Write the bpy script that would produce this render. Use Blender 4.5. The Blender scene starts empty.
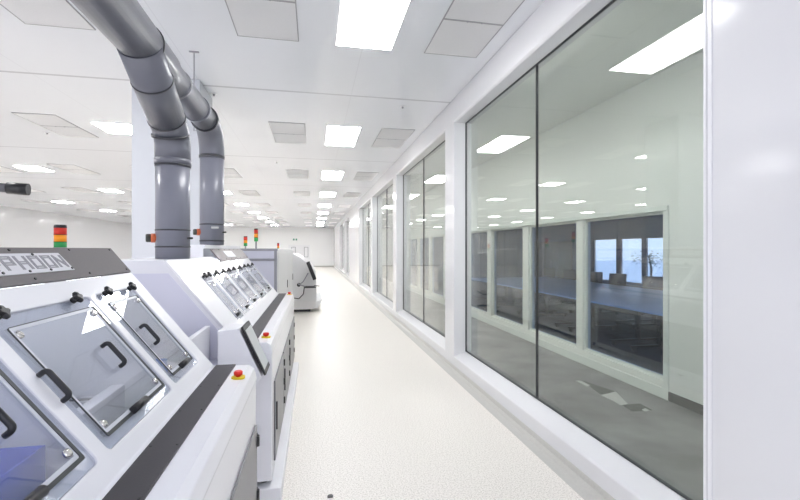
import bpy, bmesh, math, random
from mathutils import Vector, Matrix
random.seed(7)
C = bpy.context.scene.collection
H = 1.7                      # eye height; shapes below are written relative to eye level and lifted by H
PI = math.pi
# ------------------------------------------------------------------ materials
def mat(name, col, rough=.4, metal=0., noise=0., scale=20., bump=0., coat=0., spec=.5):
    m = bpy.data.materials.new(name); m.use_nodes = True
    nt = m.node_tree; b = nt.nodes['Principled BSDF']
    b.inputs['Base Color'].default_value = (*col, 1); b.inputs['Roughness'].default_value = rough
    b.inputs['Metallic'].default_value = metal; b.inputs['Coat Weight'].default_value = coat
    b.inputs['Coat Roughness'].default_value = .05
    b.inputs['Specular IOR Level'].default_value = spec
    tc = nt.nodes.new('ShaderNodeTexCoord'); n = nt.nodes.new('ShaderNodeTexNoise')
    n.inputs['Scale'].default_value = scale; n.inputs['Detail'].default_value = 4
    nt.links.new(tc.outputs['Object'], n.inputs['Vector'])
    r = nt.nodes.new('ShaderNodeMix'); r.data_type = 'RGBA'
    k = max(noise, .01)
    r.inputs[6].default_value = (*[max(0, c*(1-k)) for c in col], 1)
    r.inputs[7].default_value = (*[min(1, c*(1+k)) for c in col], 1)
    nt.links.new(n.outputs['Fac'], r.inputs[0]); nt.links.new(r.outputs[2], b.inputs['Base Color'])
    if bump:
        bp = nt.nodes.new('ShaderNodeBump'); bp.inputs['Strength'].default_value = bump
        bp.inputs['Distance'].default_value = .002
        nt.links.new(n.outputs['Fac'], bp.inputs['Height']); nt.links.new(bp.outputs[0], b.inputs['Normal'])
    return m
def glass(name, tint, f0=.06, rough=0., gloss=(1, 1, 1), haze=0.):
    m = bpy.data.materials.new(name); m.use_nodes = True; nt = m.node_tree
    for n in list(nt.nodes): nt.nodes.remove(n)
    N = nt.nodes.new; Lk = nt.links.new
    out = N('ShaderNodeOutputMaterial'); mix = N('ShaderNodeMixShader')
    tr = N('ShaderNodeBsdfTransparent'); gl = N('ShaderNodeBsdfGlossy')
    tr.inputs[0].default_value = (*tint, 1); gl.inputs['Roughness'].default_value = rough
    gl.inputs[0].default_value = (*gloss, 1)
    g = N('ShaderNodeNewGeometry'); dt = N('ShaderNodeVectorMath'); dt.operation = 'DOT_PRODUCT'
    Lk(g.outputs['Normal'], dt.inputs[0]); Lk(g.outputs['Incoming'], dt.inputs[1])
    def M(op, a, b=None):
        q = N('ShaderNodeMath'); q.operation = op
        for i, v in enumerate((a, b)):
            if v is None: continue
            if isinstance(v, (int, float)): q.inputs[i].default_value = v
            else: Lk(v, q.inputs[i])
        return q.outputs[0]
    p = M('POWER', M('SUBTRACT', 1., M('ABSOLUTE', dt.outputs['Value'])), 5.)
    F = M('ADD', M('MULTIPLY', p, 1-f0), f0)
    base = tr.outputs[0]
    if haze:                               # scratch haze: diffuse white mixed in, also lightens the dim hatch view
        hz = N('ShaderNodeMixShader'); df = N('ShaderNodeBsdfDiffuse'); df.inputs[0].default_value = (.82, .84, .90, 1)
        hz.inputs[0].default_value = haze; Lk(tr.outputs[0], hz.inputs[1]); Lk(df.outputs[0], hz.inputs[2]); base = hz.outputs[0]
    Lk(F, mix.inputs[0]); Lk(base, mix.inputs[1]); Lk(gl.outputs[0], mix.inputs[2])
    Lk(mix.outputs[0], out.inputs[0])
    return m
def emit(name, col, st):
    m = bpy.data.materials.new(name); m.use_nodes = True; nt = m.node_tree
    b = nt.nodes['Principled BSDF']; b.inputs['Base Color'].default_value = (.9, .9, .9, 1)
    b.inputs['Emission Color'].default_value = (*col, 1); b.inputs['Emission Strength'].default_value = st
    return m
def ceiling_mat():
    m = mat('ceiling_panel_white', (.86, .88, .92), .16, noise=.015, scale=.6)
    nt = m.node_tree; b = nt.nodes['Principled BSDF']; N = nt.nodes.new; Lk = nt.links.new
    src = b.inputs['Base Color'].links[0].from_socket
    tc = N('ShaderNodeTexCoord'); sp = N('ShaderNodeSeparateXYZ'); Lk(tc.outputs['Object'], sp.inputs[0])
    def line(o, off, per, w, feather):
        a = N('ShaderNodeMath'); a.operation = 'SUBTRACT'; Lk(o, a.inputs[0]); a.inputs[1].default_value = off - per/2
        f = N('ShaderNodeMath'); f.operation = 'FLOORED_MODULO'; Lk(a.outputs[0], f.inputs[0]); f.inputs[1].default_value = per
        d = N('ShaderNodeMath'); d.operation = 'SUBTRACT'; Lk(f.outputs[0], d.inputs[0]); d.inputs[1].default_value = per/2
        e = N('ShaderNodeMath'); e.operation = 'ABSOLUTE'; Lk(d.outputs[0], e.inputs[0])
        r = N('ShaderNodeMapRange'); Lk(e.outputs[0], r.inputs[0])
        r.inputs[1].default_value = w; r.inputs[2].default_value = w+feather
        r.inputs[3].default_value = 1; r.inputs[4].default_value = 0
        return r.outputs[0]
    l1 = line(sp.outputs[1], 6.0, 4.37, .018, .012); l2 = line(sp.outputs[0], -1.43, 1.935, .003, .004)
    k = N('ShaderNodeMath'); k.operation = 'MULTIPLY'; Lk(l2, k.inputs[0]); k.inputs[1].default_value = .25
    mx = N('ShaderNodeMath'); mx.operation = 'MAXIMUM'; Lk(l1, mx.inputs[0]); Lk(k.outputs[0], mx.inputs[1])
    mix = N('ShaderNodeMix'); mix.data_type = 'RGBA'; Lk(mx.outputs[0], mix.inputs[0]); Lk(src, mix.inputs[6])
    mix.inputs[7].default_value = (.60, .61, .65, 1); Lk(mix.outputs[2], b.inputs['Base Color'])
    return m
def floor_mat():
    m = bpy.data.materials.new('terrazzo_floor'); m.use_nodes = True; nt = m.node_tree
    b = nt.nodes['Principled BSDF']; N = nt.nodes.new; Lk = nt.links.new
    tc = N('ShaderNodeTexCoord'); n = N('ShaderNodeTexNoise'); n.inputs['Scale'].default_value = 90; n.inputs['Detail'].default_value = 3
    v = N('ShaderNodeTexVoronoi'); v.inputs['Scale'].default_value = 55
    Lk(tc.outputs['Object'], n.inputs['Vector']); Lk(tc.outputs['Object'], v.inputs['Vector'])
    cr = N('ShaderNodeValToRGB'); Lk(n.outputs['Fac'], cr.inputs[0])
    cr.color_ramp.elements[0].position = .36; cr.color_ramp.elements[0].color = (.66, .62, .57, 1)
    cr.color_ramp.elements[1].position = .56; cr.color_ramp.elements[1].color = (.91, .87, .82, 1)
    bw = N('ShaderNodeMapRange'); Lk(v.outputs['Distance'], bw.inputs[0])
    bw.inputs[1].default_value = .0; bw.inputs[2].default_value = .25; bw.inputs[3].default_value = .8; bw.inputs[4].default_value = 1
    mx = N('ShaderNodeMix'); mx.data_type = 'RGBA'; mx.blend_type = 'MULTIPLY'; mx.inputs[0].default_value = .5
    Lk(cr.outputs[0], mx.inputs[6]); Lk(bw.outputs[0], mx.inputs[7]); Lk(mx.outputs[2], b.inputs['Base Color'])
    b.inputs['Roughness'].default_value = .4
    return m
def concrete_mat():
    m = mat('hall_concrete', (.20, .20, .20), .42, noise=1.0, scale=1.6, bump=.1)
    return m
M = dict(
 ceil=ceiling_mat(), floor=floor_mat(), concrete=concrete_mat(),
 wall=mat('wall_gloss_white', (.80, .80, .82), .13, noise=.01, scale=.5),
 wallm=mat('wall_matt_white', (.95, .95, .95), .3, noise=.02, scale=.5),
 column=mat('column_white', (.62, .64, .68), .2), trim=mat('trim_white', (.90, .90, .92), .3), gasket=mat('gasket_dark', (.05, .055, .06), .5),
 cove=mat('cove_grey', (.52, .51, .48), .4, noise=.1, scale=60),
 hallwall=mat('hall_wall_green_white', (.82, .84, .80), .45, noise=.03, scale=.8),
 hallframe=mat('hall_frame', (.76, .80, .76), .4),
 hallbase=mat('hall_baseboard', (.07, .075, .07), .5),
 white=mat('machine_white', (.86, .86, .90), .3, noise=.015, scale=2, coat=.3),
 lilac=mat('machine_lilac', (.72, .72, .83), .45, noise=.02, scale=3),
 sign=mat('sign_panel_taupe', (.135, .122, .127), .55, noise=.12, scale=160, bump=.3),
 signl=mat('sign_panel_light', (.30, .265, .265), .5, noise=.1, scale=120), plate=mat('name_plate', (.66, .66, .70), .4), letter=mat('letter_grey', (.30, .30, .33), .5),
 strip=mat('strip_charcoal', (.05, .046, .052), .5, noise=.15, scale=160, bump=.2),
 door=mat('door_grey', (.20, .20, .215), .35, noise=.05, scale=5),
 black=mat('black_plastic', (.015, .015, .017), .35), darkmet=mat('dark_metal', (.03, .03, .035), .3, .3),
 bezel=mat('bezel_bluegrey', (.62, .66, .74), .3), chrome=mat('chrome_screw', (.75, .73, .70), .18, 1.),
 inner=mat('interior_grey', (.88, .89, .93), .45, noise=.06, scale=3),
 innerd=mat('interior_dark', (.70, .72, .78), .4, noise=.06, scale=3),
 alu=mat('aluminium', (.55, .57, .62), .35, .7),
 blue=mat('blue_plastic', (.015, .10, .75), .35), bluel=mat('pale_blue_plastic', (.20, .38, .80), .4),
 hatchtrim=mat('hatch_trim_pale', (.66, .68, .74), .3), red=mat('red_plastic', (.75, .02, .015), .3), yellow=mat('yellow_plastic', (.85, .65, .02), .4),
 pvc=mat('duct_grey_pvc', (.145, .15, .18), .34, noise=.08, scale=6, coat=.15),
 pvcd=mat('duct_joint_dark', (.045, .047, .055), .3), pvcl=mat('duct_light_grey', (.205, .21, .255), .3, noise=.06, scale=6),
 orange=mat('orange_band', (.60, .13, .04), .4), olive=mat('olive_knob', (.06, .065, .055), .5),
 vent=mat('vent_grey', (.78, .78, .79), .6, noise=.04, scale=120), ventf=mat('vent_frame', (.38, .38, .40), .5),
 light=emit('light_diffuser', (1, 1, 1), 20.0), lightf=mat('light_frame', (.8, .8, .82), .4),
 beige=mat('machine_beige', (.76, .75, .755), .4, noise=.02, scale=2), grey=mat('frame_grey', (.33, .33, .37), .4),
 beige2=mat('machine_pale_grey', (.76, .76, .77), .35, noise=.02, scale=2),
 screen=mat('tablet_screen', (.62, .64, .64), .4), glassw=glass('window_glass', (.915, .935, .92), .06),
 glasso=glass('office_glass', (.78, .86, 1.0), .05), poly=glass('clear_polycarbonate', (.94, .95, .98), .08, haze=.09), polym=glass('hazy_polycarbonate', (.95, .95, .98), .08, haze=.4),
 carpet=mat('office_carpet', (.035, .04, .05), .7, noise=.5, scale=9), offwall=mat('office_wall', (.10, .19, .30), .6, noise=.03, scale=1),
 offdark=mat('office_dark_panel', (.04, .055, .075), .4), table=mat('table_top_sky_tint', (.38, .64, .95), .3, noise=.03, scale=2),  # blue of the table tops carries the sky they reflect
 mesh=mat('chair_mesh_black', (.015, .02, .035), .8), blind=mat('roller_blind', (.13, .21, .30), .7),
 paper=mat('paper_white', (.55, .56, .55), .7), mat_d=mat('floor_mat_dark', (.09, .095, .09), .6),
 ground=mat('outside_ground', (.80, .82, .86), .8, noise=.1, scale=1), leaf=mat('leaf_green', (.03, .09, .05), .5, noise=.3, scale=8),
 bark=mat('bark', (.08, .06, .04), .8), lens_r=emit('lamp_red', (1, .03, .01), .05), lens_y=emit('lamp_amber', (1, .35, .0), .08), lens_g=emit('lamp_green', (0, .5, .12), .04),
 light_bright=emit('light_diffuser_bright', (1, 1, 1), 34.0), inner_fill=emit('interior_fill_glow', (.92, .96, 1), 4.5), hall_fill=emit('hall_fill_glow', (1, 1, .97), 30),  # hall and machine-interior glows are added fill sources
 green=emit('exit_sign_green', (.0, .25, .16), .2),
)
M['light'].node_tree.nodes['Principled BSDF'].inputs['Roughness'].default_value = .6
for k_, c_ in (('lens_r', (.62, .03, .015)), ('lens_y', (.85, .30, .01)), ('lens_g', (.02, .30, .07)), ('green', (0, .2, .12))):
    M[k_].node_tree.nodes['Principled BSDF'].inputs['Base Color'].default_value = (*c_, 1)
# ------------------------------------------------------------------ mesh builder
class MB:
    def __init__(s, mx=None): s.b = bmesh.new(); s.mx = mx or Matrix.Identity(4)
    def _f(s, vs, faces, mx=None):
        T = s.mx @ (mx or Matrix.Identity(4))
        v = [s.b.verts.new(T @ Vector(p)) for p in vs]
        for f in faces:
            try: s.b.faces.new([v[i] for i in f])
            except ValueError: pass
        return s
    def box(s, x0, x1, y0, y1, z0, z1, mx=None):
        vs = [(x, y, z) for z in (z0, z1) for y in (y0, y1) for x in (x0, x1)]
        return s._f(vs, [(0, 2, 3, 1), (4, 5, 7, 6), (0, 1, 5, 4), (2, 6, 7, 3), (0, 4, 6, 2), (1, 3, 7, 5)], mx)
    def prism(s, poly, y0, y1):            # poly in (x, z), extruded along y
        n = len(poly); vs = [(x, y0, z) for x, z in poly]+[(x, y1, z) for x, z in poly]
        fs = [tuple(range(n)), tuple(range(2*n-1, n-1, -1))]+[(i, i+n, (i+1) % n+n, (i+1) % n) for i in range(n)]
        return s._f(vs, fs)
    def tube(s, pts, r, seg=16, caps=True):
        pts = [Vector(p) for p in pts]; rs = r if isinstance(r, (list, tuple)) else [r]*len(pts)
        rings = []; prev = None
        for i, p in enumerate(pts):
            t = (pts[min(i+1, len(pts)-1)]-pts[max(i-1, 0)]).normalized()
            if prev is None:
                a = Vector((0, 0, 1)) if abs(t.z) < .9 else Vector((1, 0, 0)); u = t.cross(a).normalized()
            else: u = (prev - t*prev.dot(t)).normalized()
            prev = u; w = t.cross(u)
            rings.append([s.b.verts.new(s.mx @ (p+rs[i]*(math.cos(2*PI*k/seg)*u+math.sin(2*PI*k/seg)*w))) for k in range(seg)])
        for a, b in zip(rings, rings[1:]):
            for k in range(seg):
                f = s.b.faces.new((a[k], a[(k+1) % seg], b[(k+1) % seg], b[k])); f.smooth = True
        if caps: s.b.faces.new(rings[0][::-1]); s.b.faces.new(rings[-1])
        return s
    def build(s, name, m, parent=None, bevel=0., seg=2):
        bmesh.ops.recalc_face_normals(s.b, faces=s.b.faces)
        me = bpy.data.meshes.new(name); s.b.to_mesh(me); s.b.free(); me.materials.append(m)
        o = bpy.data.objects.new(name, me); C.objects.link(o)
        if parent: o.parent = parent
        if bevel:
            d = o.modifiers.new('Bevel', 'BEVEL'); d.width = bevel; d.segments = seg; d.limit_method = 'ANGLE'; d.angle_limit = .6
        return o
def bend(points, rad, n=8):                # polyline with rounded corners
    P = [Vector(p) for p in points]; out = [P[0]]
    for i in range(1, len(P)-1):
        a, b, c = P[i-1], P[i], P[i+1]; d1 = (a-b).normalized(); d2 = (c-b).normalized()
        h = math.tan((PI-d1.angle(d2))/2)*rad; s, e = b+d1*h, b+d2*h
        nrm = (d1+d2).normalized(); cen = b+nrm*(rad/math.sin(d1.angle(d2)/2))
        v0, v1 = s-cen, e-cen; ang = v0.angle(v1); ax = v0.cross(v1).normalized()
        for k in range(n+1): out.append(cen+Matrix.Rotation(ang*k/n, 3, ax) @ v0)
    out.append(P[-1]); return out
def rrect(x0, x1, y0, y1, r, n=5):
    pts = []
    for cx, cy, a in ((x1-r, y0+r, -PI/2), (x1-r, y1-r, 0), (x0+r, y1-r, PI/2), (x0+r, y0+r, PI)):
        for k in range(n+1):
            t = a+PI/2*k/n; pts.append((cx+r*math.cos(t), cy+r*math.sin(t)))
    return pts
def plate(name, loops, t, m, parent, mx, bev=0.):    # flat plate with holes, thickness t upwards in local z
    cu = bpy.data.curves.new(name, 'CURVE'); cu.dimensions = '2D'; cu.fill_mode = 'BOTH'; cu.extrude = t/2-bev; cu.bevel_depth = bev
    cu.bevel_resolution = 2
    if bev: cu.offset = -bev
    for lp in loops:
        sp = cu.splines.new('POLY'); sp.points.add(len(lp)-1); sp.use_cyclic_u = True
        for q, (x, y) in zip(sp.points, lp): q.co = (x, y, 0, 1)
    tmp = bpy.data.objects.new('tmp', cu); me = bpy.data.meshes.new_from_object(tmp)
    bpy.data.objects.remove(tmp); me.name = name
    me.transform(mx @ Matrix.Translation((0, 0, t/2))); me.materials.clear(); me.materials.append(m)
    o = bpy.data.objects.new(name, me); C.objects.link(o); o.parent = parent
    return o
def empty(name, loc=(0, 0, 0), rz=0.):
    o = bpy.data.objects.new(name, None); C.objects.link(o); o.location = loc; o.rotation_euler[2] = rz; o.empty_display_size = .1
    return o
def tag(o, label, cat, group=None, kind=None):
    o['label'] = label; o['category'] = cat
    if group: o['group'] = group
    if kind: o['kind'] = kind
    return o
def struct(o): o['kind'] = 'structure'; return o
def copy_tree(o, parent=None):
    c = o.copy(); C.objects.link(c)
    if parent: c.parent = parent
    for ch in [x for x in bpy.data.objects if x.parent == o]: copy_tree(ch, c)
    return c
up = Matrix.Translation((0, 0, H))
def U(): return MB(up)                     # builder for shapes written relative to eye level
# ------------------------------------------------------------------ cleanroom shell
W, G, HC = 1.94, 2.12, 2.14
XL, YF, YB = -15., 43., -2.5
struct(U().box(XL, W, YB, YF, -1.75, -1.7).build('floor', M['floor']))
struct(U().box(XL, W+.3, YB, YF, HC, HC+.1).build('ceiling', M['ceil']))
struct(U().box(XL-.1, XL, YB, YF, -1.7, HC).build('wall_left', M['wall']))
struct(U().box(XL, W+.3, YF, YF+.1, -1.7, HC).build('wall_far', M['wallm']))
ZS, ZSG, ZT = -1.517, -1.444, 1.797        # sill edge, glass bottom, opening top
WIN = [(1.842 if k == 0 else 1.86+4.37*k, 5.81+4.37*k) for k in range(4)]+[(24.3, 28.2), (29., 33.)]
# right wall: lower part with sloped sill, header, piers
pr = U()
pr.prism([(W, -1.7), (W, ZS), (W+.012, ZS+.012), (G+.012, ZSG+.002), (G+.012, -1.7)], YB, YF)
pr.prism([(W, ZT+.02), (W, HC), (G+.08, HC), (G+.08, ZT), (W+.02, ZT)], YB, YF)
edges = [YB]+[v for w in WIN for v in w]+[YF]
for a, b in zip(edges[::2], edges[1::2]):
    pr.box(W, G+.08, a, b, ZS-.01, ZT+.03)
struct(pr.build('wall_right', M['wall'], bevel=.006))
struct(U().prism([(1.80, -1.7), (1.88, -1.693), (1.92, -1.675), (1.932, -1.65), (W, -1.64), (W, -1.7)], YB, YF).build('baseboard_right', M['cove']))
struct(U().box(W-.006, W, 1.79, 1.81, -1.64, HC).box(W-.004, W, 1.822, 1.838, -1.5, ZT).build('trim_1', M['trim'], bevel=.003))
struct(U().box(W-.004, W, 19.6, 19.62, -1.64, HC).box(W-.004, W, 21.7, 21.72, -1.64, HC).build('trim_2', M['ventf']))
for i, (a, b) in enumerate(WIN):
    w = struct(empty('window_%d' % (i+1), (G, (a+b)/2, H+ZSG)))
    h = ZT-ZSG; hl = (b-a)/2; g = .007
    f = MB().box(-.012, .012, -hl, hl, 0, g).box(-.012, .012, -hl, hl, h-g, h)
    f.box(-.012, .012, -hl, -hl+g, g, h-g).box(-.012, .012, hl-g, hl, g, h-g)
    f.build('gasket', M['gasket'], w)
    MB().box(-.012, .012, -.005, .005, g, h-g).build('pane_joint', M['gasket'], w)
    for sgn in (-1, 1):
        y0, y1 = sorted((sgn*.005, sgn*(hl-g)))
        MB().box(-.005, .005, y0, y1, g, h-g).build('pane', M['glassw'], w)
# far wall door, sign
d = struct(empty('door_1', (-1.4, YF, 0)))
MB().box(-1.0, 1.0, -.03, 0, 0, 2.1).build('door_leaf', M['trim'], d)
fr = MB()
for x in (-1.03, -.02, 1.0): fr.box(x, x+.03, -.045, 0, 0, 2.15)
fr.box(-1.03, 1.03, -.045, 0, 2.1, 2.15).build('door_frame', M['trim'], d)
for x in (-.55, .65):
    MB().box(x-.2, x+.2, -.05, -.03, .95, 1.95).build('door_window_frame', M['ventf'], d)
    MB().box(x-.15, x+.15, -.055, -.05, 1.0, 1.9).build('door_window', M['trim'], d)
e = empty('exit_sign', (-1.8, YF-.06, H+.95))
MB().box(-.25, .25, -.02, .04, -.09, .13).build('sign_box', M['trim'], e, .01)
for x in (-.12, .12): MB().box(x-.07, x+.07, -.03, -.02, -.06, .10).build('sign_symbol', M['green'], e)
tag(e, 'small exit sign with two green symbols on far wall above doors', 'sign')
struct(U().box(-15, W, YF-.02, YF, -1.7, -1.6).build('baseboard_far', M['cove']))
# ------------------------------------------------------------------ ceiling lights and vents
LX = [.515, -3.37, -7.24, -11.11]; VX = [1.47, -.45, -2.38, -4.33, -6.25, -8.2, -10.1, -12.1]
lt = empty('ceiling_light', (LX[0], 3.82, H+HC))
MB().box(-.30, .30, -.71, .71, -.012, 0).build('frame', M['lightf'], lt)
MB().box(-.285, .285, -.695, .695, -.016, -.012).build('diffuser', M['light'], lt)
ls = empty('ceiling_light')                # square version of the left rows
MB().box(-.30, .30, -.35, .35, -.012, 0).build('frame', M['lightf'], ls)
MB().box(-.285, .285, -.335, .335, -.016, -.012).build('diffuser', M['light_bright'], ls)
where = ['in the row nearest the windows', 'in the second row from the windows', 'in the third row from the windows', 'in the leftmost row']
dist = ['nearest the camera', 'second from the camera', 'third from the camera', 'fourth from the camera', 'fifth from the camera', 'sixth from the camera', 'seventh from the camera', 'eighth from the camera', 'furthest away']
for i, x in enumerate(LX):
    for k in range(9):
        y = 3.82+4.37*k+(-.065*x if x < -1 else 0)
        o = lt if (i == 0 and k == 0) else copy_tree(lt if i == 0 else ls)
        o.location = (x, y, H+HC)
        tag(o, 'glowing rectangular ceiling light panel %s, %s' % (where[i], dist[k]), 'ceiling light', 'flush ceiling light panels')
for ch in list(ls.children) + [ls]: bpy.data.objects.remove(ch)
vn = empty('ceiling_vent', (VX[0], 3.82, H+HC))
f = MB()
f.box(-.30, .30, -.71, -.70, -.008, 0).box(-.30, .30, .70, .71, -.008, 0).box(-.30, -.29, -.70, .70, -.008, 0).box(.29, .30, -.70, .70, -.008, 0)
f.box(-.29, .29, -.012, .012, -.008, 0).build('frame', M['ventf'], vn)
for s_ in (-1, 1):
    y0, y1 = sorted((s_*.012, s_*.70)); MB().box(-.29, .29, y0, y1, -.006, 0).build('vent_panel', M['vent'], vn)
for s_ in (-.06, .08):
    MB().tube([(s_, 0, -.014), (s_, 0, -.007)], .008, 8).build('screw', M['grey'], vn)
vw = ['beside the window wall', 'just left of the nearest light row', 'in the third column from the windows', 'in the fourth column from the windows', 'in the fifth column from the windows', 'in the sixth column from the windows', 'in the seventh column from the windows', 'in the leftmost column']
for i, x in enumerate(VX):
    for k in range(9):
        y = 3.82+4.37*k+(-.065*x if x < -1 else 0)
        o = vn if (i == 0 and k == 0) else copy_tree(vn)
        o.location = (x, y, H+HC)
        tag(o, 'grey two-panel ceiling vent %s, %s' % (vw[i], dist[k]), 'ceiling vent', 'grey ceiling vents')
spk = empty('sprinkler')
MB().tube([(0, 0, -.006), (0, 0, 0)], .04, 16).build('cover_plate', M['trim'], spk); MB().tube([(0, 0, -.03), (0, 0, -.006)], .012, 10).build('nozzle', M['grey'], spk)
for j, (x, y, t) in enumerate([(1.3, 6.3, 'by the window wall'), (-1.35, 6.3, 'near the bent grey duct'), (-.9, 10.9, 'deeper down the aisle'), (-4.8, 9., 'over the left side')]):
    o = spk if j == 0 else copy_tree(spk); o.location = (x, y, H+HC)
    tag(o, 'tiny ceiling sprinkler %s' % t, 'sprinkler', 'ceiling sprinklers')
# ------------------------------------------------------------------ white column
o = U().box(-2.19, -1.41, 5.8, 6.5, -1.7, HC).build('column', M['column'], bevel=.01); struct(o)
# ------------------------------------------------------------------ machines with hatches
A = (-.53, -.62); B = (-1.026, .005); L = math.hypot(B[0]-A[0], B[1]-A[1]); ux, uz = (B[0]-A[0])/L, (B[1]-A[1])/L
def slant(dx=0.):                          # local (y along row, s up the slope, n out of it)
    return Matrix(((0, ux, uz, A[0]+dx), (1, 0, 0, 0), (0, uz, -ux, A[1]+H), (0, 0, 0, 1)))
XB = -1.35
def knob(parent, S, y, s):
    k = MB(S @ Matrix.Translation((y, s, 0)))
    k.tube([(0, 0, -.002), (0, 0, .012)], .012, 14)
    k.build('clamp_base', M['black'], parent)
    r = [] ; n = 40
    b = MB(S @ Matrix.Translation((y, s, .012)))
    lo = []; hi = []; top = []
    vs = []
    for j in range(n):
        t = 2*PI*j/n; q = .018+.005*math.cos(4*t)
        vs.append((q*math.cos(t), q*math.sin(t)))
    m = len(vs)
    pts = [(x*.7, z*.7, 0) for x, z in vs]+[(x, z, .005) for x, z in vs]+[(x, z, .014) for x, z in vs]+[(x*.75, z*.75, .019) for x, z in vs]
    fs = [tuple(range(m))[::-1], tuple(range(3*m, 4*m))]
    for a in range(3):
        fs += [(a*m+i, a*m+(i+1) % m, (a+1)*m+(i+1) % m, (a+1)*m+i) for i in range(m)]
    b._f(pts, fs); b.build('star_knob', M['black'], parent)
def handle(parent, S, y, s0, s1, m='darkmet'):
    path = bend([(y, s0, 0), (y, s0, .025), (y, s1, .025), (y, s1, 0)], .012, 5)
    MB(S).tube(path, .0082, 10).build('handle', M[m], parent)
def machine(name, y0, y1, wins, dx, doors, sign, roof_step=None, strip0=None, side_inset=False, pale=False):
    root = empty(name, (0, 0, 0)); S = slant(dx)
    F = -.31+dx
    def prof(zt):
        k = (zt-A[1])/(B[1]-A[1]); tx = A[0]+k*(B[0]-A[0])+dx
        return [(F, -1.57), (F, -.70), (F-.02, -.645), (F-.03, -.64), (A[0]+dx, -.64), (A[0]+dx-.01, A[1]-.012), (tx-.015, zt-.012), (XB, zt-.012), (XB, -1.57)]
    zt0 = roof_step[1] if roof_step else .005
    for y, zt in ((y0, zt0), (y1-.03, .005)):
        U().prism(prof(zt), y, y+.03).build('side_panel', M['white'], root, .004)
    if side_inset:
        U().prism([(-.60+dx, -.60), (-.955+dx, -.155), (XB+.01, -.155), (XB+.01, -1.2), (-.60+dx, -1.2)], y0-.004, y0).build('side_inset_panel', M['lilac'], root)
    # slanted hatch frame (with openings) and upper sign band
    smax = .64
    if roof_step:
        k = ((zt0-A[1])/(B[1]-A[1]))*L
        loops = [[(y0-.012, 0), (y1+.004, 0), (y1+.004, smax), (roof_step[0], smax), (roof_step[0], k), (y0-.012, k)]]
    else:
        loops = [rrect(y0-.01, y1+.008, 0, smax, .004)]
    for w in wins: loops.append(rrect(w[0], w[1], w[2], w[3], .018))
    plate('hatch_frame', loops, .018, M['white'], root, S @ Matrix.Translation((0, 0, -.018)), .003)
    sy0 = sign[0]
    band = plate('sign_panel', [[(sy0, smax+.004), (y1+.004, smax+.004), (y1+.004, L), (sy0, L)]], .012, M['signl' if pale else 'sign'], root, S @ Matrix.Translation((0, 0, -.008)), .001)
    for yy in [sy0+.03+(y1-sy0-.06)*j/6 for j in range(7)]:
        for ss in (smax+.02, L-.012):
            MB(S).tube([(yy, ss, .003), (yy, ss, .008)], .005, 8).build('screw', M['black'], root)
    if sign[1]:
        p0, p1, q0, q1 = sign[1:5]
        pl = plate('name_plate', [[(p0, q0), (p1, q0), (p1-.012, q1), (p0, q1)]], .004, M['plate'], root, S @ Matrix.Translation((0, 0, .004)))
        if sign[5] == 'big':
            for yy in (p0+.06, p0+.19, p0+.32, p0+.44, p1-.012):
                MB(S).tube([(yy, q0+.008, .008), (yy, q0+.008, .011)], .005, 8).build('screw', M['black'], pl)
            for yy in (p0+.2, p1-.18): MB(S).tube([(yy, q1-.006, .008), (yy, q1-.006, .011)], .005, 8).build('screw', M['black'], pl)
            word = 'TYPHOON'; lw = .046; gap = .0265; x = sign[6]
            G_ = {'T': [((0, 1), (1, 1)), ((.5, 0), (.5, 1))], 'Y': [((0, 1), (0, .5)), ((1, 1), (1, .5)), ((0, .5), (1, .5)), ((.5, .5), (.5, 0))],
                  'P': [((0, 0), (0, 1)), ((0, 1), (1, 1)), ((1, 1), (1, .45)), ((1, .45), (0, .45))],
                  'H': [((0, 0), (0, 1)), ((1, 0), (1, 1)), ((0, .5), (1, .5))],
                  'O': [((0, 0), (0, 1)), ((0, 1), (1, 1)), ((1, 1), (1, 0)), ((1, 0), (0, 0))],
                  'N': [((0, 0), (0, 1)), ((1, 0), (1, 1)), ((0, 1), (1, 0))]}
            lb = MB(S); hgt = .046; s0 = q0+.022; th = .0050
            for ch in word:
                for (a, b) in G_[ch]:
                    for off in (-.0042, .0042):        # double outline strokes
                        ax, ay, bx_, by = x+a[0]*lw, s0+a[1]*hgt, x+b[0]*lw, s0+b[1]*hgt
                        dv = Vector((bx_-ax, by-ay)).normalized(); nv = Vector((-dv.y, dv.x))
                        p = Vector((ax, ay))+nv*off-dv*.006; q = Vector((bx_, by))+nv*off+dv*.006; h = nv*th/2
                        vs = [(*(p+h), .0081), (*(q+h), .0081), (*(q-h), .0081), (*(p-h), .0081)]
                        vs += [(a_, b_, .0092) for a_, b_, _ in vs]
                        lb._f(vs, [(3, 2, 1, 0), (4, 5, 6, 7), (0, 1, 5, 4), (1, 2, 6, 5), (2, 3, 7, 6), (3, 0, 4, 7)])
                x += lw+gap
            lb.build('lettering', M['letter'], pl)
    # roof, back, interior
    if roof_step:
        rs, z0_ = roof_step; xa = -.978+dx
        U().box(XB, -.985+dx, y0, rs, z0_-.02, z0_).build('roof_panel', M['white'], root, .003)
        U().box(XB, B[0]+dx-.004, rs, y1, .03-.02, .045).box(XB, B[0]+dx-.02, rs, rs+.02, z0_, .02).build('upper_roof_box', M['white'], root, .004)
    else:
        U().box(XB, B[0]+dx-.01, y0, y1, -.015, .003).build('roof_panel', M['white'], root, .003)
    U().box(XB, XB+.02, y0+.03, y1-.03, -1.57, -.03 if not roof_step else z0_-.02).build('back_panel', M['white'], root)
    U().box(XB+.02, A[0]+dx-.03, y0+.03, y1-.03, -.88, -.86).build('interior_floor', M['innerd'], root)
    U().box(-1.16+dx, -1.14+dx, y0+.03, y1-.03, -.86, -.10).build('interior_back', M['inner'], root)
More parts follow.
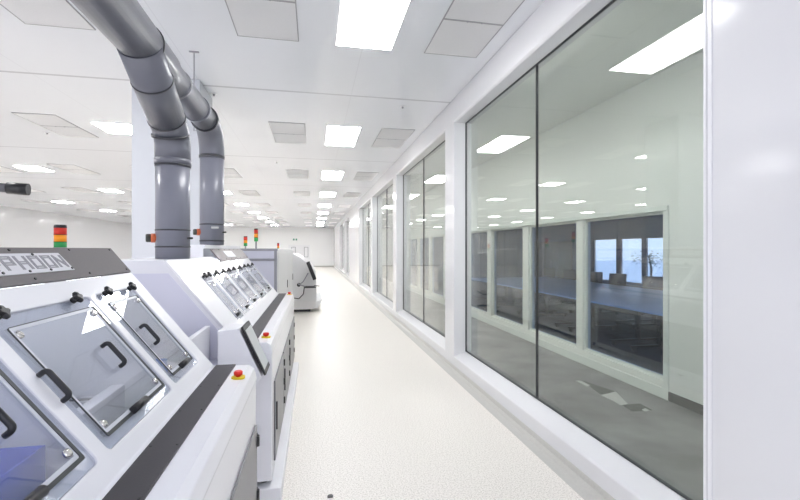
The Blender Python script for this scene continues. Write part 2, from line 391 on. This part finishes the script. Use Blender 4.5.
    U().box(-1.08+dx, -1.04+dx, y0+.06, y1-.06, -.135, -.120).build('interior_fill', M['inner_fill'], root)  # added glowing strip, hidden under the roof, brightens the hatch interiors
    ys = sorted(set([(wins[j][1]+wins[j+1][0])/2 for j in range(len(wins)-1)]))
    for yy in ys:
        U().prism([(-1.14+dx, -.86), (-1.14+dx, -.2), (-.99+dx, -.10), (-.60+dx, -.60), (-.60+dx, -.86)], yy-.006, yy+.006).build('interior_divider', M['inner'], root)
    cv = U().box(-.93+dx, -.905+dx, y0+.03, y1-.03, -.72, -.66).box(-.72+dx, -.695+dx, y0+.03, y1-.03, -.72, -.66)
    cv.build('conveyor_rail', M['alu'], root, .003)
    for yy in [y0+.15+j*.3 for j in range(int((y1-y0)/.3))]:
        U().box(-.905+dx, -.72+dx, yy, yy+.04, -.71, -.69).build('cross_bar', M['alu'], root)
    # ledge
    U().prism([(F-.035, -.627), (A[0]+dx+.004, -.620), (A[0]+dx-.03, -.608), (A[0]+dx-.03, -.64), (F, -.72), (F+.004, -.70), (F-.008, -.645)], y0-.004, y1+.004).build('ledge_panel', M['white'], root, .004, 3)
    s0 = strip0 if strip0 is not None else y0
    st = U().box(-.515+dx, -.414+dx, s0, y1+.002, -.626, -.6185).build('ledge_strip', M['strip'], root, .001)
    n = int((y1-s0)/.3)
    for j in range(n+1):
        for x in (-.503+dx, -.426+dx):
            yy = s0+.06+j*(y1-s0-.12)/max(n, 1)
            U().tube([(x, yy, -.620), (x, yy, -.6165)], .004, 8).build('screw', M['black'], st)
    # front with doors
    U().box(F-.02, F, y0+.03, y1-.03, -1.57, -.715).build('front_panel', M['white'], root, .003)
    for (a, b, hy) in doors:
        dr = U().box(F, F+.012, a, b, -1.50, -.935).build('door', M['door'], root, .003)
        for z in (-1.02, -1.19, -1.36) if len(doors) > 2 else (-1.02, -1.31):
            U().tube([(F+.012, hy, z-.028), (F+.012, hy, z+.028)], .013, 10).box(F, F+.012, hy-.028, hy+.028, z-.03, z+.03).build('hinge', M['black'], dr)
        U().box(F+.012, F+.022, a+.05, a+.065, -1.3, -1.1).build('handle', M['darkmet'], dr, .002)
    # feet and plinth
    for yy in (y0+.08, (y0+y1)/2, y1-.08):
        for x in (F-.06, XB+.08):
            U().tube([(x, yy, -1.60), (x, yy, -1.585), (x, yy, -1.58), (x, yy, -1.565)], [.035, .035, .014, .014], 12).build('foot', M['darkmet'], root)
    U().box(XB, F+.065, y0-.04, y1, -1.7, -1.60).build('plinth', M['white'], root, .006)
    # hatches
    for w in wins:
        a, b, c_, d_, ks, hs, hy = w
        ht = plate('hatch_window', [rrect(a+.003, b-.003, c_+.003, d_-.003, .015)], .006, M['polym' if pale else 'poly'], root, S @ Matrix.Translation((0, 0, -.010)))
        plate('hatch_bezel', [rrect(a+.001, b-.001, c_+.001, d_-.001, .016), rrect(a+.04, b-.04, c_+.04, d_-.045, .006)], .004, M['bezel'], ht, S @ Matrix.Translation((0, 0, -.0155)))
        plate('hatch_gasket', [rrect(a+.041, b-.031, c_+.031, d_-.046, .008), rrect(a+.043, b-.043, c_+.043, d_-.048, .006)], .004, M['bezel' if pale else 'gasket'], ht, S @ Matrix.Translation((0, 0, -.003)))
        plate('hatch_trim', [rrect(a+.043, b-.043, c_+.043, d_-.048, .006), rrect(a+.054, b-.054, c_+.054, d_-.059, .004)], .003, M['hatchtrim'], ht, S @ Matrix.Translation((0, 0, -.004)))
        for yy, ss in ((a+.065, c_+.07), (b-.065, c_+.07), (a+.065, d_-.075), (b-.065, d_-.075)):
            MB(S @ Matrix.Translation((yy, ss, -.004))).tube([(0, 0, 0), (0, 0, .006), (0, 0, .010)], [.013, .013, .007], 14).build('screw', M['chrome'], ht)
        for kk in ks: knob(ht, S, kk, d_-.005)
        for hh in hs: handle(ht, S, hh, c_+.190, c_+.285, 'ventf' if pale else 'darkmet')
        MB(S).tube([(hy-.085, c_+.042, .006), (hy+.025, c_+.042, .006)], .0135, 14).build('hinge', M['black'], ht)
    return root, S
def estop(parent, x, y, z=-.622):
    b = U().tube([(x, y, z-.006), (x, y, z+.004)], .032, 24).build('emergency_stop_base', M['yellow'], parent)
    U().tube([(x, y, z+.004), (x, y, z+.010), (x, y, z+.011), (x, y, z+.026), (x, y, z+.031)], [.012, .012, .020, .021, .016], 20).build('emergency_stop_button', M['red'], b)
m1, S1 = machine('soldering_machine', .2, 2.45,
    [(.74, 1.30, .062, .555, (.78, 1.19), (.79, 1.13), 1.065), (1.36, 1.915, .062, .555, (1.40, 1.79), (1.36, 1.72), 1.66), (1.965, 2.335, .068, .555, (2.035, 2.28), (2.075,), 2.20)],
    0., [(.26, 1.34, .3), (1.36, 2.40, 2.40)], (.2, 1.37, 1.962, .682, .768, 'big', 1.456))
estop(m1, -.362, 2.21)
U().box(-.80, -.75, 1.36, 1.925, -.655, -.545).build('interior_beam', M['white'], m1, .003)
for y in (1.55, 1.82):
    rr = U().box(-1.13, -.80, y, y+.07, -.62, -.575).build('cross_rail', M['alu'], m1, .002)
    U().box(-1.13, -.80, y+.02, y+.035, -.575, -.570).build('rail_slot', M['darkmet'], rr)
tag(m1, 'white sloped-front machine nearest the camera with large hatches and taupe nameplate band', 'machine')
m2, S2 = machine('soldering_machine', 3.03, 6.28,
    [(3.45, 3.74, .10, .53, (3.50, 3.63), (), 3.58), (3.80, 4.27, .10, .53, (3.90, 4.18), (4.04,), 4.04), (4.34, 4.86, .10, .53, (4.44, 4.70), (4.6,), 4.55), (4.95, 5.50, .10, .53, (5.06, 5.40), (5.2,), 5.12), (5.58, 6.15, .10, .53, (5.69, 6.05), (5.87,), 5.92)],
    .03, [(3.17, 4.02, 4.02), (4.05, 4.88, 4.88), (4.91, 6.2, 6.0)], (4.5, 4.95, 5.45, .68, .765, 'small'), (4.3, -.07), 3.1, True, True)
estop(m2, -.335, 3.19); estop(m2, -.335, 6.15)
tag(m2, 'white sloped-front machine behind the first, with five hatches and grey ducts on top', 'machine')
# control box and tablet on the near end of the second machine
cb = U().prism([(-.58, -.50), (-.455, -.49), (-.318, -.80), (-.36, -.84), (-.58, -.84)], 2.80, 3.03).build('control_box', M['white'], m2, .006)
tb = empty('touch_tablet'); tb.parent = m2
v = Vector((-.308+.447, -.79+.484)); vl = v.length; v /= vl
T = Matrix(((0, v.x, -v.y, -.447), (1, 0, 0, 2.79), (0, v.y, v.x, -.484+H), (0, 0, 0, 1)))
plate('tablet_case', [rrect(0, .26, 0, vl, .012)], .014, M['black'], tb, T @ Matrix.Translation((0, 0, .004)), .003)
plate('tablet_screen', [rrect(.02, .24, .03, vl-.03, .003)], .002, M['screen'], tb, T @ Matrix.Translation((0, 0, .0175)))
# conveyor bridge between the two machines
cb = empty('conveyor_bridge')
b = U().box(-.98, -.95, 2.47, 3.02, -.72, -.50).box(-.70, -.67, 2.47, 3.02, -.72, -.50).build('side_rail', M['white'], cb, .003)
U().box(-.95, -.70, 2.47, 3.02, -.60, -.58).build('belt', M['alu'], cb)
U().box(-1.0, -.60, 2.47, 3.02, -.80, -.72).build('tray', M['lilac'], cb, .004)
for x in (-.95, -.65):
    U().box(x-.02, x+.02, 2.72, 2.76, -1.7, -.80).build('leg', M['alu'], cb)
tag(cb, 'small white conveyor bridge in the gap between the two sloped machines', 'conveyor')
# bins inside hatches
def bin_(x, y, z, sx, sy, sz, m, label):
    o = MB(Matrix.Translation((x, y, z+H)))
    t = .006
    o.box(-sx, sx, -sy, sy, 0, t).box(-sx, -sx+t, -sy, sy, t, sz).box(sx-t, sx, -sy, sy, t, sz).box(-sx+t, sx-t, -sy, -sy+t, t, sz).box(-sx+t, sx-t, sy-t, sy, t, sz)
    o = o.build('storage_bin', m, None, .003); tag(o, label, 'bin'); return o
bin_(-.78, 1.085, -.69, .09, .205, .178, M['blue'], 'bright blue plastic bin inside the nearest hatch of the first machine')
bin_(-.73, 2.24, -.69, .03, .04, .16, M['bluel'], 'small pale blue box inside the third hatch of the first machine')
# ------------------------------------------------------------------ exhaust duct
dc = empty('exhaust_duct'); DX, R_ = -1.05, .125
def ring(y=None, z=None, r=.131, w=.012, name='ring', m='pvcd', x=DX, h=True):
    if h: U().tube([(x, y-w, z), (x, y+w, z)], r, 32).build(name, M[m], dc)
    else: U().tube([(x, y, z-w), (x, y, z+w)], r, 32).build(name, M[m], dc)
ZM = 1.28
U().tube([(DX, -.6, ZM), (DX, 2.93, ZM)], .130, 32).build('main_pipe', M['pvc'], dc)
U().tube([(DX, 2.93, ZM), (DX, 2.96, ZM), (DX, 3.3, ZM), (DX, 3.34, ZM), (DX, 4.56, ZM)], [.130, .128, .125, .112, .112], 32).build('main_pipe', M['pvc'], dc)
ring(2.93, ZM, .136, .008); ring(3.6, ZM, .120, .01, m='ventf'); ring(4.2, ZM, .121, .03, 'coupling', 'pvc'); ring(4.5, ZM, .129, .012)
U().tube(bend([(DX, 4.5, ZM), (DX, 4.81, ZM), (DX, 4.81, .95)], .28, 10), .122, 32).build('elbow', M['pvc'], dc)
U().tube([(DX, 4.81, .98), (DX, 4.81, .045)], .118, 32).build('drop_pipe', M['pvcl'], dc)
ring(4.81, .97, .126, .012, h=False)
ring(4.81, .26, .121, .006, h=False); ring(4.81, .09, .121, .006, h=False)
# branch
bp = bend([(DX, 2.62, 1.42), (DX, 3.42, .94), (DX, 3.54, .50)], .30, 8)
U().tube([(DX, 2.90, 1.25), (DX, 3.40, .950)], .126, 32).build('branch_pipe', M['pvc'], dc)
d1 = Vector((0, .8, -.48)).normalized()
c0 = Vector((DX, 3.41, .945)); U().tube([c0-d1*.02, c0-d1*.01], .130, 32).build('ring', M['pvcd'], dc)
c1 = Vector((DX, 3.12, 1.118)); U().tube([c1-d1*.008, c1+d1*.004], .131, 32).build('ring', M['pvcd'], dc)
U().tube(bend([(DX, 3.26, 1.034), (DX, 3.54, .866), (DX, 3.54, .66)], .2, 10), .124, 32).build('elbow', M['pvc'], dc)
U().tube([(DX, 3.54, .70), (DX, 3.54, -.069)], .119, 32).build('drop_pipe', M['pvcl'], dc)
c2 = Vector((DX, 3.485, .85)); d2_ = Vector((0, .45, -.9)).normalized(); U().tube([c2-d2_*.012, c2+d2_*.004], .1285, 32).build('ring', M['pvcd'], dc)
ring(3.54, .66, .127, .022, h=False, m='pvc'); ring(3.54, .63, .124, .006, h=False)
ring(3.54, .145, .1222, .005, h=False); ring(3.54, .02, .1222, .005, h=False)
for (yy, zz) in ((3.54, .085), (4.81, .18)):
    q = U().tube([(DX-.135, yy-.05, zz), (DX-.10, yy-.04, zz)], [.034, .034], 20).build('damper_collar', M['orange'], dc)
    U().tube([(DX-.168, yy-.062, zz), (DX-.160, yy-.059, zz), (DX-.135, yy-.05, zz)], [.026, .031, .031], 18).build('damper_knob', M['olive'], dc)
    U().tube([(DX+.115, yy-.04, zz), (DX+.15, yy-.05, zz)], .009, 10).build('bolt', M['darkmet'], dc)
U().box(DX+.02, DX+.09, 4.81-.123, 4.81-.115, .215, .235).build('sticker', M['paper'], dc)
for xx, yy in ((DX-.22, 4.99), (DX-.22, 1.6)):
    U().tube([(DX, yy-.18, ZM), (xx, yy, ZM), (xx, yy, HC)], .006, 8).box(xx-.05, xx+.05, yy-.01, yy+.01, HC-.012, HC).build('hanger_rod', M['grey'], dc)
tag(dc, 'grey plastic exhaust duct branching down onto the second machine in two vertical drops', 'duct')
# left service pipe
sp = empty('service_pipe')
U().tube(bend([(-1.72, 3.0, .365), (-3.4, 2.75, .43), (-3.4, 2.75, HC)], .15, 6), .028, 20).build('pipe', M['door'], sp)
U().tube([(-1.70, 3.003, .364), (-1.80, 2.988, .368)], .036, 20).build('end_cap', M['black'], sp)
U().tube([(-1.86, 2.979, .370), (-1.90, 2.973, .372)], .034, 20).build('clamp', M['black'], sp)
tag(sp, 'dark grey horizontal pipe with capped end at the left edge', 'pipe')
# ------------------------------------------------------------------ signal towers
def tower(x, y, z, r, h, seq, label, pole=.0):
    t = empty('signal_tower', (x, y, z+H)); n = len(seq); zz = pole
    if pole: MB().tube([(0, 0, 0), (0, 0, pole)], r*.45, 12).build('pole', M['grey'], t)
    else: MB().tube([(0, 0, -.0), (0, 0, .006)], r*1.1, 16).build('base', M['grey'], t); 
    for mm in seq:
        MB().tube([(0, 0, zz), (0, 0, zz+h*.93)], r, 20).build('lens', M[mm], t)
        MB().tube([(0, 0, zz+h*.93), (0, 0, zz+h)], r*1.03, 20).build('divider', M['darkmet'], t); zz += h
    MB().tube([(0, 0, zz), (0, 0, zz+r*.5)], [r*1.03, r*.95], 20).build('cap', M['darkmet'], t)
    tag(t, label, 'signal light', 'signal towers on the machines')
tower(-1.085, 2.13, .003, .023, .031, ('lens_g', 'lens_y', 'lens_r'), 'red amber green signal tower on top of the nearest machine')
# ------------------------------------------------------------------ third machine: tall box with grey frame
b3 = empty('reflow_oven')
x0, x1, y0, y1 = -2.3, -.53, 6.65, 11.2
U().box(x0, x1, y0, y1, -1.62, .015).build('body', M['beige'], b3, .03, 4)
U().box(x0+.03, x1-.05, y0-.012, y0, -.135, -.02).build('upper_panel', M['lilac'], b3, .004)
U().box(x0+.03, x1-.05, y0-.012, y0, -1.5, -.17).build('lower_panel', M['lilac'], b3, .004)
U().box(x0, x1, y0-.02, y0, -.02, .015).box(x0, x1-.02, y0-.02, y0, -.17, -.135).box(x1-.05, x1-.01, y0-.02, y0, -1.55, -.02).build('front_frame', M['grey'], b3, .004)
for (a, b) in ((6.72, 8.9), (8.93, 11.1)):
    dd = U().box(x1, x1+.008, a, b, -1.5, -.05).build('side_cover', M['beige'], b3, .004)
    U().box(x1+.008, x1+.02, b-.12, b-.09, -.75, -.6).build('latch', M['black'], dd, .002)
for x in (x0+.2, x1-.15):
    for y in (y0+.2, y1-.2): U().tube([(x, y, -1.7), (x, y, -1.62)], .04, 12).build('foot', M['darkmet'], b3)
tag(b3, 'large pale box machine with grey framed end panel behind the sloped machines', 'machine')
tower(-1.01, 8.0, .015, .033, .07, ('lens_g', 'lens_y', 'lens_r'), 'taller signal tower on a dark grey pole on the box machine', .13)
tower(-1.456, 9.8, .015, .038, .065, ('lens_g', 'lens_y', 'lens_r'), 'shorter signal tower with white foot left of the taller one', .06)
# ------------------------------------------------------------------ fourth machine: rounded
b4 = empty('placement_machine'); yy0, yy1 = 11.9, 14.2
prof = [(-2.1, -.10), (-.62, -.10), (-.48, -.14), (-.36, -.21), (-.253, -.305), (-.14, -.40), (-.053, -.49), (.01, -.57), (.045, -.653), (.062, -.75), (.067, -.9), (.067, -1.40), (-2.1, -1.40)]
bo = U().prism(prof, yy0, yy1).build('body', M['beige2'], b4, .012)
U().prism([(-2.08, -1.40), (.045, -1.40), (.045, -1.58), (-.02, -1.62), (-2.08, -1.62)], yy0+.02, yy1).build('base_skirt', M['beige'], b4, .01)
U().prism([(.045, -1.42), (.215, -1.36), (.205, -1.42), (.10, -1.60), (.02, -1.60)], yy0+.05, yy1-.1).build('front_tray', M['trim'], b4, .006)
for z in (-.42, -.62, -.98): U().box(-2.0, -.30 if z > -.5 else .03, yy0-.006, yy0, z, z+.008).build('panel_seam', M['vent'], b4)
for x in (-1.8, -.5, -.15):
    for y in (yy0+.2, yy1-.2): U().tube([(x, y, -1.7), (x, y, -1.62)], .06, 12).build('foot', M['black'], b4)
U().box(-1.9, -.1, yy0+.1, yy1-.1, -1.69, -1.64).build('shadow_base', M['darkmet'], b4)  # dark slab stands in for the floor shadow beneath the machine
tag(b4, 'pale grey machine with rounded front standing alone further down the aisle', 'machine')
mo = empty('monitor'); mo.parent = b4; a, b = Vector((-.20, -.34)), Vector((-.02, -.80))
dv = (b-a).normalized(); nv = Vector((-dv.y, dv.x))
U().prism([tuple(a), tuple(b), tuple(b+nv*.09), tuple(a+nv*.09)], 11.35, 11.75).build('screen_housing', M['black'], mo, .008)
U().tube(bend([(-.15, 11.6, -.62), (-.28, 11.6, -.85), (-.40, 11.85, -.95)], .08), .014, 10).build('arm', M['grey'], mo)
U().tube([(-.40, 11.84, -.95), (-.40, 11.93, -.95)], .05, 12).build('wall_mount', M['darkmet'], mo)
kt = empty('keyboard_tray'); kt.parent = b4
U().box(-.26, .06, 11.4, 11.8, -1.0, -.98).build('tray', M['black'], kt, .004)
U().tube([(.0, 11.6, -.955), (.15, 11.6, -.97)], .012, 10).build('handle', M['darkmet'], kt)
U().box(-.22, .02, 11.45, 11.65, -.98, -.962).build('keyboard', M['darkmet'], kt, .004)
U().tube([(-.2, 11.65, -.99), (-.40, 11.75, -.93), (-.42, 11.93, -.90)], .015, 10).build('arm', M['grey'], kt)
cabl = U().tube(bend([(-.52, 11.15, -1.22), (-.38, 11.3, -1.26), (-.27, 11.45, -1.16), (-.25, 11.5, -1.0)], .08), .012, 8).build('cable', M['black'], b4)
tower(-.97, 12.3, -.10, .028, .062, ('lens_g', 'lens_y', 'lens_r'), 'distant signal tower on the rounded machine', .08)
o = U().prism([(.09, -1.70), (.13, -1.70), (.12, -1.692), (.10, -1.692)], 2.98, 3.01).build('debris_chip', M['black'])
tag(o, 'tiny dark chip lying on the pale aisle floor', 'debris')
# ------------------------------------------------------------------ hallway beyond the glass
HX = 3.92
struct(U().box(G+.0, HX, YB, 34, -1.74, -1.7).build('floor_hall', M['concrete']))
struct(U().box(G+.08, HX+.13, YB, 34, 2.04, 2.1).build('ceiling_hall', M['hallwall']))
ops = [(4.22, 5.74)]+[(5.90+1.72*k, 5.90+1.72*k+1.50) for k in range(7)]
zb, ztp = -1.50, .44
p = U().box(HX, HX+.13, YB, 34, ztp, 2.05).box(HX, HX+.13, YB, 34, -1.7, zb)
ed = [YB]+[v for w in ops for v in w]+[34]
for a, b in zip(ed[::2], ed[1::2]): p.box(HX, HX+.13, a, b, zb, ztp)
struct(p.build('wall_hall', M['hallwall']))
struct(U().box(HX-.015, HX, YB, 4.15, -1.7, -1.60).build('baseboard_hall', M['hallbase']))
struct(U().box(G+.08, HX+.13, 34, 34.1, -1.7, 2.1).build('wall_hall_far', M['hallwall']))
t = U().box(HX-.02, HX, 4.15, 19, -1.7, -1.58).box(HX-.03, HX, 4.15, 19, ztp, ztp+.06).box(HX-.02, HX, 4.15, 4.22, -1.58, ztp)
struct(t.build('trim_3', M['hallframe'], bevel=.004))
for i, (a, b) in enumerate(ops):
    w = struct(empty('window_%d' % (i+11), (HX+.07, (a+b)/2, H+zb))); hl = (b-a)/2; h = ztp-zb
    f = MB().box(-.03, .03, -hl, hl, 0, .03).box(-.03, .03, -hl, hl, h-.03, h).box(-.03, .03, -hl, -hl+.03, .03, h-.03).box(-.03, .03, hl-.03, hl, .03, h-.03)
    f.build('frame', M['hallframe'], w); MB().box(-.004, .004, -hl+.03, hl-.03, .03, h-.03).build('pane', M['glasso'], w)
hl_ = empty('hall_fill_strip', (G+.22, 3.0, H+2.04))  # added fill lights, out of sight behind the header, brighten the hall
MB().box(-.06, .06, -.75, .75, -.03, 0).build('housing', M['lightf'], hl_)
MB().box(-.05, .05, -.74, .74, -.034, -.03).build('diffuser', M['hall_fill'], hl_)
for k in range(8):
    o = hl_ if k == 0 else copy_tree(hl_); o.location = (G+.22, .6+3.4*k, H+2.04)
    tag(o, 'added fill strip hidden above the window header to brighten the hall', 'ceiling light', 'added hall fill strips')
# papers and mats on hall floor
def sheet(name, pts, m, label, z=0.):
    o = U()
    n = len(pts); vs = [(x, y, -1.7+z) for x, y in pts]+[(x, y, -1.697+z) for x, y in pts]
    o._f(vs, [tuple(range(n)), tuple(range(n, 2*n))]+[(i, (i+1) % n, (i+1) % n+n, i+n) for i in range(n)])
    o = o.build(name, m); tag(o, label, 'floor patch', 'scraps on the hall floor')
sheet('floor_mat', [(3.41, 5.0), (3.54, 4.52), (3.3, 4.49), (3.35, 4.73)], M['mat_d'], 'dark grey patch between the two pale scraps on the hall floor')
sheet('floor_mat', [(3.3, 4.13), (3.52, 4.13), (3.51, 3.94), (3.28, 3.95)], M['mat_d'], 'dark grey patch nearest the camera on the hall floor')
sheet('paper_scrap', [(3.32, 5.01), (3.38, 5.0), (3.4, 4.81), (3.32, 4.77)], M['paper'], 'narrow pale strip furthest along the hall floor')
sheet('paper_scrap', [(3.27, 4.44), (3.53, 4.53), (3.38, 4.14), (3.27, 4.12), (3.29, 4.26)], M['paper'], 'largest pale angular scrap on the grey hall floor', .003)
sheet('paper_scrap', [(3.4, 3.96), (3.47, 3.99), (3.47, 3.93), (3.4, 3.91)], M['paper'], 'small pale scrap on the nearest dark patch of the hall floor', .003)
# ------------------------------------------------------------------ meeting room behind the hall
RX0, RX1, RY0, RY1, RZ = HX+.13, 11.0, 3.4, 22., 1.3
struct(U().box(RX0, RX1, RY0, RY1, -1.74, -1.7).build('floor_office', M['carpet']))
struct(U().box(RX0, RX1+.2, RY0-.1, RY1+.1, RZ, RZ+.06).build('ceiling_office', M['offwall']))
struct(U().box(RX0, RX1+.2, RY0-.1, RY0, -1.7, RZ).build('wall_office_near', M['offwall']))
struct(U().box(RX0, RX1+.2, RY1, RY1+.1, -1.7, RZ).build('wall_office_far', M['offwall']))
WB = [(8.75, 9.9), (10.1, 11.25), (11.42, 12.62), (12.80, 13.84), (14.06, 15.37)]
p = U().box(RX1, RX1+.06, RY0, RY1, .9, RZ).box(RX1, RX1+.06, RY0, RY1, -1.7, -1.2)
ed = [RY0]+[v for w in WB for v in w]+[RY1]
for a, b in zip(ed[::2], ed[1::2]): p.box(RX1, RX1+.06, a, b, -1.2, .9)
struct(p.build('wall_office_back', M['offwall']))
for i, (a, b) in enumerate(WB):
    w = struct(empty('window_%d' % (i+21), (RX1+.03, (a+b)/2, H-1.2))); hl = (b-a)/2
    MB().box(-.03, .03, -hl, -hl+.02, 0, 2.1).box(-.03, .03, hl-.02, hl, 0, 2.1).box(-.03, .03, -hl+.04, hl-.04, 0, .04).box(-.03, .03, -hl+.04, hl-.04, 2.06, 2.1).build('frame', M['door'], w)
    MB().box(-.004, .004, -hl+.04, hl-.04, .04, 2.06).build('pane', M['glassw'], w)
    bl = empty('roller_blind', (RX1-.03, (a+b)/2, H+.40))
    MB().box(-.008, .008, -hl-.07, hl+.07, 0, .85).build('fabric', M['blind'], bl)
    MB().box(-.012, .012, -hl-.07, hl+.07, -.025, 0).build('bottom_bar', M['door'], bl)
    tag(bl, 'grey roller blind half lowered over an office window', 'blind', 'office roller blinds')
def table_():
    t = empty('training_table')
    MB().box(-.73, .73, -.89, .89, .725, .75).build('tabletop', M['table'], t, .004)
    for y in (-.65, .65):
        g = MB().box(-.03, .03, y-.03, y+.03, .10, .725).box(-.55, .55, y-.03, y+.03, .07, .10).build('leg', M['darkmet'], t)
        for x in (-.5, .5): MB().tube([(x, y-.02, .035), (x, y+.02, .035)], .035, 12).build('caster', M['black'], g)
    MB().box(-.02, .02, -.62, .62, .5, .62).build('crossbeam', M['darkmet'], t)
    return t
t0 = table_()
for r, x in enumerate((5.72, 7.21)):
    for k in range(5):
        o = t0 if (r == 0 and k == 0) else copy_tree(t0)
        o.location = (x, 5.6+1.8*k, 0)
        tag(o, 'pale office table, reflected sky painted into its blue top, pushed into the %s row behind glass' % ('front' if r == 0 else 'rear'), 'table', 'office tables in the %s row' % ('front' if r == 0 else 'rear'))
def chair_():
    c = empty('office_chair')
    MB().box(-.24, .24, -.25, .25, .44, .50).build('seat', M['mesh'], c, .03, 3)
    MB(Matrix.Translation((.25, 0, .56)) @ Matrix.Rotation(.14, 4, 'Y')).box(-.018, .018, -.235, .235, 0, .46).build('backrest', M['mesh'], c, .016, 3)
    MB().tube([(.12, 0, .45), (.27, 0, .46), (.285, 0, .62)], .02, 8).build('back_support', M['black'], c)
    for s_ in (-1, 1):
        MB().tube([(-.02, s_*.24, .46), (-.02, s_*.29, .50), (0, s_*.29, .66)], .014, 8).box(-.13, .13, s_*.29-.035, s_*.29+.035, .66, .685).build('armrest', M['black'], c)
    MB().tube([(0, 0, .12), (0, 0, .44)], .028, 12).build('gas_column', M['alu'], c)
    b = MB()
    for k in range(5):
        a = 2*PI*k/5; b.tube([(0, 0, .13), (.28*math.cos(a), .28*math.sin(a), .08)], [.028, .016], 8)
    b = b.build('star_base', M['black'], c)
    for k in range(5):
        a = 2*PI*k/5; x, y = .29*math.cos(a), .29*math.sin(a)
        MB().tube([(x, y-.015, .03), (x, y+.015, .03)], .03, 10).build('caster', M['black'], b)
    return c
c0 = chair_()
cl = [(8.2, 9.28, 'nearest of the row in front of the office windows'), (8.2, 10.6, 'second from the right in front of the office windows'), (8.2, 11.55, 'third from the right in front of the office windows'), (8.2, 12.9, 'fourth from the right, further along the office tables'), (8.2, 14.2, 'fifth from the right, further along the office tables'), (8.2, 8.2, 'closest to the near end of the office tables')]
for j, (x, y, t) in enumerate(cl):
    o = c0 if j == 0 else copy_tree(c0); o.location = (x, y, 0); o.rotation_euler[2] = random.uniform(.5, .85)
    tag(o, 'black mesh office chair, %s' % t, 'office chair', 'chairs along the office tables')
cab = empty('office_cabinet', (10.6, 18., 0))
MB().box(-.3, .38, -1.2, 1.2, .0, 2.05).build('body', M['offdark'], cab, .01)
for y in (-1.18, .02): 
    dd = MB().box(-.315, -.3, y, y+1.16, .1, 2.0).build('door', M['offdark'], cab, .004); MB().box(-.335, -.315, y+.5, y+.52, .9, 1.2).build('handle', M['alu'], dd)
tag(cab, 'tall dark cabinet against the back wall of the office', 'cabinet')
# outside: ground, hedge tree
struct(U().box(RX1+.3, 60, -20, 60, -1.8, -1.72).build('ground_outside', M['ground']))
tr = empty('tree', (15.5, 17.5, -.1))
MB().tube([(0, 0, 0), (.05, 0, .9), (-.05, .05, 1.5)], [.06, .05, .03], 8).build('trunk', M['bark'], tr)
lv = MB()
for k in range(420):
    a, r_ = random.uniform(0, 2*PI), random.uniform(0, .75)**.8; x, y, z = r_*math.cos(a), r_*math.sin(a), 1.35+random.gauss(0, .16)
    q = Matrix.Translation((x, y, z)) @ Matrix.Rotation(random.uniform(0, 6), 4, 'Z') @ Matrix.Rotation(random.uniform(-1, 1), 4, 'X')
    lv._f([(-.06, 0, 0), (0, -.025, 0), (.06, 0, 0), (0, .025, 0)], [(0, 1, 2, 3)], q)
lv.build('foliage', M['leaf'], tr); tag(tr, 'small dark green tree outside the office windows', 'tree')
# ------------------------------------------------------------------ light, world, camera
w = bpy.data.worlds.new('world'); bpy.context.scene.world = w; w.use_nodes = True
nt = w.node_tree; bg = nt.nodes['Background']
tc = nt.nodes.new('ShaderNodeTexCoord'); sx = nt.nodes.new('ShaderNodeSeparateXYZ'); cr = nt.nodes.new('ShaderNodeValToRGB')
nt.links.new(tc.outputs['Generated'], sx.inputs[0]); nt.links.new(sx.outputs[2], cr.inputs[0]); nt.links.new(cr.outputs[0], bg.inputs[0])
cr.color_ramp.elements[0].color = (.91, .91, .98, 1); cr.color_ramp.elements[1].color = (.62, .75, 1, 1)
bg.inputs[1].default_value = 1.85
def area(name, loc, rot, sx_, sy_, e, col=(1, 1, 1)):
    l = bpy.data.lights.new(name, 'AREA'); l.shape = 'RECTANGLE'; l.size = sx_; l.size_y = sy_; l.energy = e; l.color = col
    o = bpy.data.objects.new(name, l); C.objects.link(o); o.location = loc; o.rotation_euler = rot; return o
cam = bpy.data.cameras.new('camera'); co = bpy.data.objects.new('camera', cam); C.objects.link(co)
cam.sensor_width = 36; cam.lens = 430/800*36; cam.clip_start = .02; cam.clip_end = 200; cam.shift_y = -.5/800
co.location = (0, 0, H); co.rotation_euler = (PI/2, 0, -math.atan2(86, 430))
bpy.context.scene.camera = co
sc = bpy.context.scene
sc.view_settings.view_transform = 'Standard'; sc.view_settings.look = 'None'; sc.view_settings.exposure = 0.15
